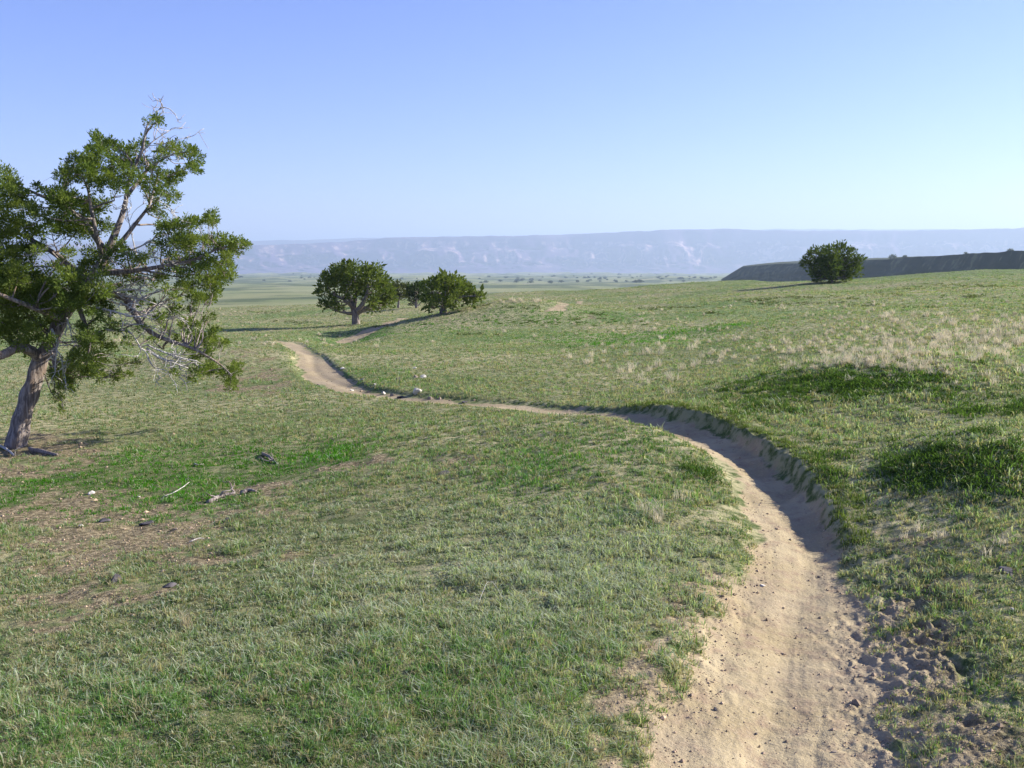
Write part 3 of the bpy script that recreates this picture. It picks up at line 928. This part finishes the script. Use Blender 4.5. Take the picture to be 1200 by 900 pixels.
J_BLOBS = [
 (185,138,4,.4),(182,142,8,.5),(172,141,4,.4),(112,165,9),(128,170,8),(120,180,12),(147,177,9),(158,174,6,.6),(166,170,5,.6),(88,190,9),(85,205,10),(100,195,11),(115,200,14),(130,210,12),
 (74,204,8),(145,200,8),(168,168,6,.6),(200,175,8),(212,174,8),(222,177,6),(229,185,8),(232,195,7),(225,198,6),(203,206,9),(200,215,7),(170,195,8),(185,205,8),(190,228,10),(200,233,8),(183,247,7),(160,210,10,.6),(175,215,9,.7),
 (136,190,8),(150,190,8),(110,215,10),(140,222,9,.6),(185,190,6,.6),(105,180,7),(192,180,6),
 (8,205,9),(15,215,10),(20,228,10),(5,224,8),(42,220,5),(52,224,4),(68,230,10),(75,240,14),(90,240,14),(105,245,12),(75,262,15),(92,270,16),(110,260,10),(60,270,9),(25,245,11),(40,252,12),(10,262,12),(25,268,12),
 (40,275,10),(8,280,12),(10,300,14),(30,295,12),(45,290,8),(5,320,14),(125,265,8,.7),(120,240,8,.7),(30,312,10),(20,325,12),(-10,240,14),(-15,270,16),(-20,300,18),(-30,330,20),(-60,300,22),(-70,260,18),(-60,340,22),(-100,320,20),(-40,360,20),(-80,370,18),(-120,350,18),(-30,230,12),
 (10,335,16),(30,340,16),(50,335,14),(70,325,12),(85,330,12),(100,325,12),(115,335,12),(10,360,18),(35,365,18),(60,355,15),(80,360,12),(100,355,10),(118,350,9),(20,385,15),(45,385,12),(65,375,10),(-5,385,14),(35,345,14),(0,350,14),
 (85,345,10),(58,340,12),(95,340,9),(35,415,6),(58,400,7),(22,400,8),(44,400,7),
 (125,300,10,.7),(140,290,9,.6),(110,300,10,.8),(150,300,9,.6),(160,310,8,.6),(175,300,8,.6),(150,320,9,.7),(165,325,7,.6),(185,325,7,.5),(118,318,9),(105,312,9),(135,335,8,.5),(60,312,8,.7),(80,300,8,.6),
 (195,270,10),(210,268,11),(220,260,8),(232,264,7),(243,260,7),(248,251,6),(250,260,5),(205,285,12),(220,290,12),(235,282,8),(245,285,8),(256,283,9),(268,286,9),(280,285,8),(288,288,5),(265,298,8),(275,293,7),(230,305,10),(245,310,9),
 (190,255,6,.5),(190,290,8,.5),(200,300,8,.6),(215,312,10,.8),(255,320,8),(270,318,7),(262,328,8),(240,330,9),(225,335,8),(250,340,8),(235,352,8),(205,350,7,.5),(195,340,6,.5),(215,325,8,.6),(245,350,7),(225,365,6,.6),(160,345,6,.4),(175,335,7,.5),
 (235,400,8),(250,402,7),(262,402,6),(225,412,8,.7),(240,430,8),(232,437,7),(248,432,7),(268,440,8),(275,434,7),(272,452,7),(280,428,5),(222,446,4),(204,437,4),(212,400,7,.5),(200,390,6,.4),(215,385,6,.4),(243,415,6,.7),
 (100,390,10,.8),(115,400,10,.8),(110,415,9,.9),(120,425,10),(105,430,10),(90,420,9),(75,440,9),(70,430,8),(85,450,8),(72,455,9),(130,385,8,.6),(125,365,9,.7),(150,440,5,.6),(135,445,6,.7),(70,470,5,.7),(72,482,4,.6),(95,405,9,.7),
 (130,410,7,.7),(142,425,6,.6),(110,370,9,.7),(100,440,8,.8),(118,440,7,.7),(60,440,5,.6),(85,430,9,.8),(140,440,5,.6),(165,385,6,.5),(180,400,5,.5),(190,375,7,.6),(205,365,7,.6),(218,378,6,.6),(230,385,7,.7),(245,372,6,.7),(180,360,7,.5),(150,400,6,.5),(160,425,5,.5),(252,390,6,.7),(228,420,6,.7),(256,436,6,.8),(200,315,8,.7),(215,338,8,.7),(190,325,8,.6),(235,318,8),(248,330,8),(262,310,8),(225,350,8,.8),(140,350,7,.5),(170,355,6,.4),
]
J_STEMS = [
 [(16,530,0,.17),(20,512,0,.135),(26,490,0,.12),(34,462,.02,.112),(42,436,.04,.108),(50,418,.05,.10),(60,400,.05,.095),(72,375,.0,.085),(88,350,0,.08),(104,328,.0,.065),(120,305,0,.055),(132,280,-.05,.046),(140,260,-.05,.038),(147,238,0,.030),(150,215,.05,.024),(158,195,.05,.019),(166,178,0,.02),(170,160,0,.013),(178,146,0,.007)],
 [(112,318,0,.042),(126,300,-.1,.036),(145,280,-.2,.032),(162,258,-.2,.025),(175,240,-.15,.019),(180,222,0,.018),(186,200,0,.012)],
 [(147,232,0,.03),(160,215,.1,.024),(172,200,.1,.02),(190,187,0,.014),(205,180,0,.009),(222,178,0,.006)],
 [(104,328,0,.05),(85,315,.3,.045),(68,300,.5,.04),(45,285,.7,.03),(25,275,.9,.02),(5,262,1,.012)],
 [(120,290,0,.045),(100,262,.3,.035),(70,240,.4,.026),(45,228,.4,.02),(15,215,.5,.01)],
 [(46,424,.05,.07),(38,412,-.1,.062),(20,408,-.3,.055),(0,417,-.5,.05),(-30,420,-.7,.04),(-60,395,-.8,.03),(-90,360,-.9,.02)],
 [(72,375,0,.05),(50,365,-.4,.04),(25,355,-.6,.03),(-10,340,-.7,.02),(-40,320,-.6,.012)],
 [(60,400,.05,.04),(62,410,-.2,.04),(64,425,-.25,.03),(66,442,-.3,.015)],
 [(110,320,0,.045),(150,318,-.2,.035),(190,312,-.4,.027),(225,305,-.4,.018),(255,292,-.4,.012),(275,287,-.4,.008)],
 [(88,350,0,.05),(125,345,-.3,.042),(150,352,-.5,.04),(160,372,-.6,.042),(175,388,-.65,.036),(195,398,-.7,.03),(225,408,-.7,.02),(255,425,-.7,.012),(272,440,-.7,.007)],
 [(88,350,0,.04),(98,375,-.2,.03),(105,400,-.3,.02),(100,430,-.3,.01)],
 [(120,305,0,.035),(112,270,-.3,.028),(106,240,-.3,.022),(103,222,-.3,.016),(96,205,-.3,.01)],
]
J_DEAD = [
 (.012, [(170,160,0),(172,148,0),(186,128,0)], 5), (.009, [(166,178,0),(180,165,0),(200,152,0)], 4), (.008, [(180,168,0),(195,168,0),(215,162,0)], 3),
 (.016, [(118,345,-.4),(150,340,-.6),(175,342,-.7)], 6), (.014, [(110,360,-.5),(135,365,-.7),(160,370,-.8),(185,366,-.8)], 7), (.016, [(125,386,-.6),(150,386,-.7),(160,395,-.8),(165,405,-.8)], 6),
 (.017, [(172,408,-.75),(185,418,-.8),(205,426,-.8),(222,432,-.8)], 5), (.013, [(172,404,-.75),(200,415,-.8),(232,422,-.8)], 5), (.009, [(172,414,-.75),(178,428,-.8),(198,434,-.8)], 3),
 (.010, [(140,300,-.3),(170,285,-.5),(200,272,-.5),(215,290,-.5)], 6), (.010, [(150,290,-.3),(175,300,-.4),(215,310,-.4)], 5), (.012, [(130,345,-.4),(160,350,-.6),(200,362,-.6)], 7),
 (.009, [(140,355,-.5),(170,370,-.7),(210,372,-.7)], 6), (.010, [(130,378,-.5),(165,380,-.7),(200,390,-.7)], 6), (.012, [(60,385,-.4),(66,400,-.45),(65,420,-.5),(64,440,-.5)], 6),
 (.010, [(78,372,-.4),(82,385,-.45),(86,402,-.5)], 5), (.009, [(90,400,-.4),(84,415,-.5),(88,425,-.5)], 4), (.007, [(160,300,-.2),(150,260,-.2),(148,240,-.2)], 5),
 (.008, [(160,200,0),(172,188,-.1),(200,180,-.1)], 5), (.008, [(120,300,-.3),(112,325,-.5),(120,340,-.5)], 5), (.009, [(170,230,-.2),(200,245,-.2),(215,275,-.3)], 4), (.007, [(30,300,-.2),(50,292,-.2),(60,285,-.2)], 4),
]
make_tree('juniper_tree', (18, 524), 13.0, J_BLOBS, J_STEMS, .024, 27, 'large leaning juniper with a twisted trunk and bare silver branches, at left edge', spread=.95, dead=J_DEAD, fill=1,
          c_lo=(.070, .120, .024), c_hi=(.27, .315, .075))

T1 = [(398,318,9),(408,316,8),(390,325,9),(382,332,8),(380,343,8),(386,354,8),(390,360,6),(400,332,11),(412,328,11),(428,320,9),(438,322,8),(444,328,7),(425,335,11),(436,340,10),(447,340,9),(455,345,7),(456,355,6),(447,360,7,.7),(436,364,5,.6),
      (440,352,8,.7),(400,347,9,.7),(398,360,5,.5),(378,358,4),(452,333,6),(412,345,7,.4),(425,348,6,.4),(404,311,4),(431,315,5),(416,318,5),(460,350,4)]
make_tree('round_juniper', (418, 380), 50, T1,
          [[(418,382,0,.24),(417,374,0,.20),(416,366,0,.19),(412,355,.2,.14),(406,342,.3,.10),(400,328,.3,.05)], [(416,367,0,.14),(424,358,-.3,.12),(430,345,-.4,.08),(432,330,-.4,.04)], [(418,368,0,.11),(430,360,.2,.09),(445,350,.3,.05)], [(415,362,0,.09),(404,352,-.3,.07),(390,345,-.3,.04)], [(415,360,0,.09),(417,345,0,.07),(415,325,0,.03)]],
          .13, 20, 'tallest round juniper with open forked trunk, leftmost of the middle clump', spread=1.5, group='junipers in the middle distance', fill=2)
T2 = [(460,338,5),(468,336,6),(475,338,5),(478,344,5),(462,345,5),(470,345,6),(466,350,4,.6)]
make_tree('small_juniper', (467, 361), 70, T2, [[(467,363,0,.14),(467,357,0,.10),(468,349,0,.08),(470,340,0,.04)], [(467,354,0,.06),(462,345,0,.03)]], .16, 40,
          'small brownish juniper just right of the tallest middle juniper, behind it', spread=1.0, group='junipers in the middle distance', c_lo=(.05, .065, .025), c_hi=(.12, .13, .05))
T3 = [(484,340,6),(490,338,6),(494,344,6),(487,349,6),(480,347,4),(484,354,4,.7),(498,350,4),(494,336,4)]
make_tree('small_juniper', (488, 361), 68, T3, [[(488,363,0,.13),(488,356,0,.10),(487,348,0,.08),(488,340,0,.04)], [(488,352,0,.06),(494,344,0,.03)]], .16, 40,
          'small dark juniper squeezed between the brownish one and the wide bushy one', spread=1.0, group='junipers in the middle distance', c_lo=(.03, .052, .02), c_hi=(.07, .095, .03))
T4 = [(503,334,6),(512,330,8),(523,328,7),(532,330,7),(540,335,7),(510,342,9),(525,342,10),(538,345,8),(550,345,6),(558,346,6),(564,348,4),(548,352,5),(502,352,6),(503,360,4),(515,354,8),(530,354,7),(556,353,4),(519,324,4),(545,340,6)]
make_tree('bushy_juniper', (520, 367), 58, T4, [[(520,369,0,.2),(520,362,0,.16),(521,352,0,.13),(524,340,0,.08),(525,332,0,.04)], [(521,357,0,.09),(508,347,.3,.06),(505,338,.3,.03)], [(522,355,0,.08),(540,348,-.3,.05),(556,347,-.3,.03)]], .14, 20,
          'wide bushy juniper with low skirt of foliage, rightmost of the middle clump', spread=1.4, group='junipers in the middle distance', fill=3)
T5 = [(950,305,8),(955,298,7),(965,297,7),(975,295,6),(985,295,7),(995,298,7),(1002,305,7),(1003,315,6),(995,320,7),(985,312,10),(970,310,11),(958,312,9),(953,320,5),(960,322,6),(990,323,5),(975,319,8),(967,325,4),(945,309,4),(978,303,8),(968,323,6),(982,325,6),(958,326,4),(992,326,4),(975,310,10)]
make_tree('lone_juniper', (974, 331), 90, T5, [[(974,333,0,.2),(974,326,0,.17),(973,318,0,.12),(970,308,0,.06)], [(974,322,0,.1),(986,312,0,.05)], [(974,322,0,.1),(960,312,0,.05)]], .18, 24,
          'lone rounded juniper standing on the right skyline ridge', spread=1.9, fill=1, c_lo=(.045, .075, .02), c_hi=(.14, .175, .045))

# shrubs: one master of each look, copies after it
def shrub_mesh(name, r, leaf, lo, hi, n=7):
    bl = []
    for k in range(n):
        a = rng.uniform(0, 6.28); q_ = rng.random() ** .5 * r * .65
        bl.append((np.array([math.cos(a) * q_, math.sin(a) * q_, r * rng.uniform(.3, .75)]), r * rng.uniform(.35, .55), 1.0))
    V, f, c = leaf_cloud(bl, leaf, 14, lo, hi)
    V[:, 2] = np.maximum(V[:, 2], -.02)
    me = mesh_np(name, V, [f], M_leaf, c, smooth=False)
    return me


sh0 = shrub_mesh('valley_shrub', 1.5, .35, (.04, .06, .03), (.08, .10, .045))
tag(sh0, 'small dark shrub dotting the green valley floor far behind the meadow', 'shrub', 'dark shrubs dotted over the far valley floor')
first = True
spots = []
for (px, py, rx, ry, n) in [(720, 328, 100, 4, 60), (620, 322, 120, 5, 26), (360, 326, 80, 5, 14), (780, 324, 50, 5, 14), (560, 330, 60, 3, 10)]:
    for k in range(n):
        spots.append((px + random.gauss(0, rx * .7), py + random.uniform(-ry, ry)))
for (px, py) in spots:
    c = GG(px, py, rmin=260)
    d = math.hypot(c[0], c[1])
    if d > 5000 or (px > 840): continue
    o = sh0 if first else sh0.copy()
    if not first: link(o)
    first = False
    o.location = c; s_ = random.uniform(.8, 1.6) * min(max(1.0, d / 500), 2.2)
    o.scale = (s_ * 1.3, s_, s_ * .8); o.rotation_euler = (0, 0, random.uniform(0, 6.28))

for (px, up_, rpx, lab) in [(1046, 4.5, 3.4, 'round dark shrub on the mesa edge just right of the lone juniper'), (1060, 3.0, 2.4, 'low shrub on the mesa edge right of the round dark one'),
                            (1184, .8, 2.6, 'small shrub breaking the mesa skyline near the right border'), (1132, 2.2, 2.0, 'tiny shrub on the mesa edge halfway to the right border')]:
    r_ = float(np.interp(px, [846, 1200], [980, 560])) + 52
    c = P(px, float(np.interp(px, [1000, 1060, 1120, 1200], [305.5, 302, 298.5, 294])) + .6, r_)
    o = sh0.copy(); link(o); o.location = c
    o['label'] = lab; o['category'] = 'shrub'; o['group'] = 'shrubs on the nearer mesa'
    s_ = rpx * r_ / F / 1.2; o.scale = (s_, s_, s_ * .9); o.rotation_euler = (0, 0, px)

# ------------------------------------------------------------------ stones, sticks, deadwood
def stone_material(name, c1, c2):
    t = NT(name)
    tc = t.n('ShaderNodeTexCoord').outputs['Object']
    n1 = t.noise(tc, 14.0, 5)
    col = t.mix(t.ramp(n1, .35, .65), c1, c2)
    b = t.n('ShaderNodeBump', {'Height': n1, 'Strength': .6, 'Distance': .01})
    return t.done(t.n('ShaderNodeBsdfPrincipled', {'Base Color': col, 'Roughness': .9, 'Normal': b.outputs[0]}).outputs[0])


M_pale = stone_material('pale_sandstone', rgb(.48, .43, .36), rgb(.68, .63, .55))
M_tan = stone_material('tan_sandstone', rgb(.24, .18, .13), rgb(.38, .30, .22))
M_dark = stone_material('dark_stone', rgb(.045, .04, .045), rgb(.11, .095, .10))
import bmesh


def stone(px, py, wpx, flat, mat, label, name='stone', group=None, rot=None):
    c = GG(px, py)
    d = math.hypot(c[0], c[1])
    r = wpx * d / F / 2
    bm = bmesh.new()
    bmesh.ops.create_icosphere(bm, subdivisions=3, radius=1.0)
    sd_ = rng.uniform(0, 100, 3)
    cuts = []
    for k in range(9):
        nrm = rng.normal(0, 1, 3); nrm /= np.linalg.norm(nrm); cuts.append((nrm, rng.uniform(.38, .8)))
    for v_ in bm.verts:
        p_ = np.array(v_.co)
        for nrm, dd in cuts:
            e = np.dot(p_, nrm) - dd
            if e > 0: p_ = p_ - nrm * e
        p_ = p_ * (1 + .06 * math.sin(p_[0] * 5 + sd_[0]) * math.sin(p_[1] * 6 + sd_[1]))
        v_.co = p_ * np.array([r * 1.15, r * .9, r * flat])
    me = bpy.data.meshes.new(name); bm.to_mesh(me); bm.free()
    me.materials.append(mat)
    o = bpy.data.objects.new(name, me); link(o)
    o.location = (c[0], c[1], c[2] + r * flat * .35)
    o.rotation_euler = (rng.uniform(-.2, .2), rng.uniform(-.2, .2), rng.uniform(0, 6.28) if rot is None else rot)
    tag(o, label, 'stone', group)
    return o


ST = [(489, 461, 13, .75, M_pale, 'brightest white boulder at the far edge of the trail beyond the near meadow'),
      (402, 433, 9, .45, M_pale, 'flat white stone in green grass right of the pale trail widening'),
      (486, 432, 6, .6, M_pale, 'tiny white stone alone in grass above the brightest white boulder'),
      (497, 443, 9, .7, M_pale, 'pale half buried stone just above the brightest white boulder'),
      (488, 444, 9, .8, M_tan, 'tan stone touching the pale half buried one above the trail'),
      (467, 446, 8, .7, M_dark, 'grey rock in grass left of the pale half buried stone'),
      (424, 447, 8, .7, M_tan, 'tan stone in the grass just above the trail, left of a pale pebble'),
      (439, 451, 5, .6, M_pale, 'small pale pebble between the tan stone and the trail edge'),
      (412, 458, 6, .6, M_pale, 'pale stone on the trail edge at the foot of the sandy widening'),
      (423, 459, 5, .7, M_tan, 'brown stone second in the row along the trail edge'),
      (432, 460, 6, .6, M_tan, 'flat brown stone in the row, left of the round pale one'),
      (450, 462, 6, .8, M_pale, 'round pale stone in the middle of the trail edge row'),
      (459, 464, 7, .6, M_dark, 'dark stone in the trail edge row, right of the round pale one'),
      (470, 466, 9, .5, M_dark, 'low dark slab of rock left of the brightest white boulder'),
      (505, 468, 8, .6, M_tan, 'brown stone right of the brightest white boulder'),
      (516, 468, 6, .7, M_tan, 'small brown stone beside a larger one right of the white boulder'),
      (545, 472, 10, .5, M_dark, 'flat dark stone on the reddish trail, rightmost of the row'),
      (556, 470, 5, .6, M_tan, 'tiny tan stone just beyond the flat dark one on the reddish trail'),
      (373, 452, 4, .7, M_dark, 'tiny dark stone lying on the sandy widening of the trail'),
      (108, 579, 9, .6, M_pale, 'white stone on the vivid green grass right of the big juniper foot'),
      (95, 617, 7, .7, M_pale, 'small white stone in bare soil left of two dark lumps'),
      (120, 612, 16, .5, M_dark, 'dark lump in bare soil, left one of the pair'),
      (173, 615, 17, .5, M_dark, 'dark lump in bare soil, right one of the pair, wider'),
      (136, 681, 15, .85, M_dark, 'upright dark purple rock alone in the grass at lower left'),
      (199, 688, 18, .35, M_dark, 'low flat dark rock right of the upright dark purple rock'),
      (268, 610, 8, .7, M_dark, 'small dark stone right of the wide dark lump in sparse grass'),
      (191, 670, 7, .7, M_tan, 'small tan stone above the low flat dark rock'),
      (520, 555, 14, .4, M_dark, 'dark clod lying alone in the middle of the near meadow'),
      (1182, 672, 20, .5, M_dark, 'dark half buried rock near the right border of the meadow'),
      (1188, 716, 9, .6, M_pale, 'white stone below the dark half buried rock near right border'),
      (838, 833, 7, .7, M_dark, 'dark red brown pebble lying on the near part of the trail'),
      (886, 861, 5, .6, M_dark, 'smaller dark pebble right of the red brown one on the trail'),
      (976, 882, 8, .5, M_tan, 'flat tan clod on the trail near the lower border'),
      (893, 687, 7, .4, M_pale, 'flat pale flake on the trail surface before the bend'),
      (163, 583, 4, .6, M_pale, 'tiny white pebble at the lower rim of the vivid green grass')]
for a in ST:
    stone(*a)


def stick(pts, rad, mat, label, name='stick', cat='stick', twigs=0, lift=0.012):
    P_ = []
    for (px, py, h) in pts:
        c = GG(px, py); P_.append(c + np.array([0, 0, h + lift]))
    P_ = catmull(np.concatenate([np.array(P_), np.zeros((len(P_), 1))], 1), .03)[:, :3]
    P_ += np.cumsum(rng.normal(0, .0015, P_.shape), 0)
    org = P_[0].copy()
    t = Tubes(); t.add(P_ - org, np.linspace(rad, rad * .5, len(P_)), 7, .25, int(pts[0][0]))
    for k in range(twigs):
        i = rng.integers(len(P_) // 3, len(P_))
        t.add(wiggle(P_[i] - org, P_[i] - org + rng.normal(0, 1, 3) * np.array([.15, .12, .05]) + np.array([0, 0, .04]), 6, .1), np.linspace(rad * .45, .003, 6), 5)
    o = t.build(name, mat)
    o.location = org
    return tag(o, label, cat)


stick([(192, 584, 0), (207, 579, .02), (222, 573, .05)], .007, M_dead, 'thin bleached stick lying at a slant in sparse grass left of the dark log')
stick([(244, 590, 0), (258, 585, .02), (276, 580, .02)], .024, M_bark, 'short dark rotten log with stubby twigs right of the bleached stick', 'log', 'log', 4)
stick([(283, 580, 0), (292, 577, .01), (300, 578, .01)], .025, M_bark, 'smaller piece of dark wood at the right end of the rotten log', 'wood_chunk', 'wood')
stick([(308, 533, 0), (315, 539, .03), (323, 545, .01)], .022, M_bark, 'dark broken branch end in green grass above and right of the log', 'broken_branch', 'branch', 3)
stick([(36, 528, 0), (50, 532, .02), (68, 535, .0)], .035, M_bark, 'exposed dark root piece right of the big juniper foot', 'root', 'root', 1)
stick([(0, 524, 0), (8, 530, .01), (16, 536, 0)], .02, M_dead, 'grey dead stick on bare soil below the big juniper trunk', 'stick', 'stick', 1)
stick([(222, 637, 0), (232, 634, .01), (240, 633, .01)], .006, M_dead, 'short thin pale twig in grass below the rotten log')
stick([(560, 712, 0), (574, 700, .08), (590, 708, .01)], .0016, M_dead, 'thin bent pale straw stem in the near meadow centre', 'bent_straw', 'stem')
stick([(365, 683, 0), (370, 672, .08), (383, 676, .05)], .0014, M_dead, 'thin bent pale straw stem in the near meadow left of centre', 'bent_straw', 'stem')
stick([(228, 525 + 20, 0), (232, 547, 0.01), (238, 545, .0)], .01, M_dead, 'short pale twig on the vivid green grass below the big juniper', 'stick', 'stick')

# one straw tuft that stands out
c = GG(216, 738)
make_tufts('straw_tuft', [(c[0], c[1], 1.0), (c[0] + .02, c[1], .8)], 30, .13, .025, (.55, .47, .30), 'single straw coloured dry grass tuft in the near meadow at left', 'dry grass', M_straw, .003, .35)
bpy.data.objects['straw_tuft']['kind'] = 'thing'


# clods and gravel on and beside the trail
def gravel(N):
    base = np.array([[1, 0, 0], [-1, 0, 0], [0, 1, 0], [0, -1, 0], [0, 0, 1], [0, 0, -1]], float)
    fc = np.array([[0, 2, 4], [2, 1, 4], [1, 3, 4], [3, 0, 4], [2, 0, 5], [1, 2, 5], [3, 1, 5], [0, 3, 5]])
    az = rng.uniform(R(-31), R(31), N); r = np.exp(rng.uniform(math.log(2.6), math.log(26), N))
    x = r * np.sin(az); y = r * np.cos(az)
    so = cellz(soil, x, y); pw = cellz(PATH, x, y); s_ = cellz(sd, x, y)
    k = (rng.random(N) < np.where(pw > .1, .20 + .6 * sstep((s_ - .1) / .3), np.where(so > .5, .9, .02)))
    x, y, r = x[k], y[k], r[k]; n = len(x)
    z = HG(x, y)
    sz = rng.lognormal(0, .55, n) * .0022 * (r / 3) ** .5
    V = base[None] * (1 + rng.normal(0, .22, (n, 6, 1))) * sz[:, None, None] * np.array([1.2, 1, .7])
    th = rng.uniform(0, 6.28, n); c_, s2 = np.cos(th)[:, None], np.sin(th)[:, None]
    X = V[:, :, 0] * c_ - V[:, :, 1] * s2; Y = V[:, :, 0] * s2 + V[:, :, 1] * c_
    V = np.stack([X + x[:, None], Y + y[:, None], V[:, :, 2] + z[:, None] + sz[:, None] * .3], 2).reshape(-1, 3)
    f = (fc[None] + (np.arange(n) * 6)[:, None, None]).reshape(-1, 3)
    c = np.array([.36, .26, .17]) * rng.uniform(.5, 1.5, (n, 1)) 
    o = mesh_np('gravel', V, [f], M_clod, np.repeat(c, 6, 0), smooth=False)
    tag(o, 'crumbly soil clods and grit on the trail and its bare edges', 'gravel', kind='stuff')


_t = NT('soil_clods')
M_clod = _t.done(_t.n('ShaderNodeBsdfPrincipled', {'Base Color': _t.n('ShaderNodeVertexColor', layer_name='Col').outputs[0], 'Roughness': .95}).outputs[0])
gravel(90000)
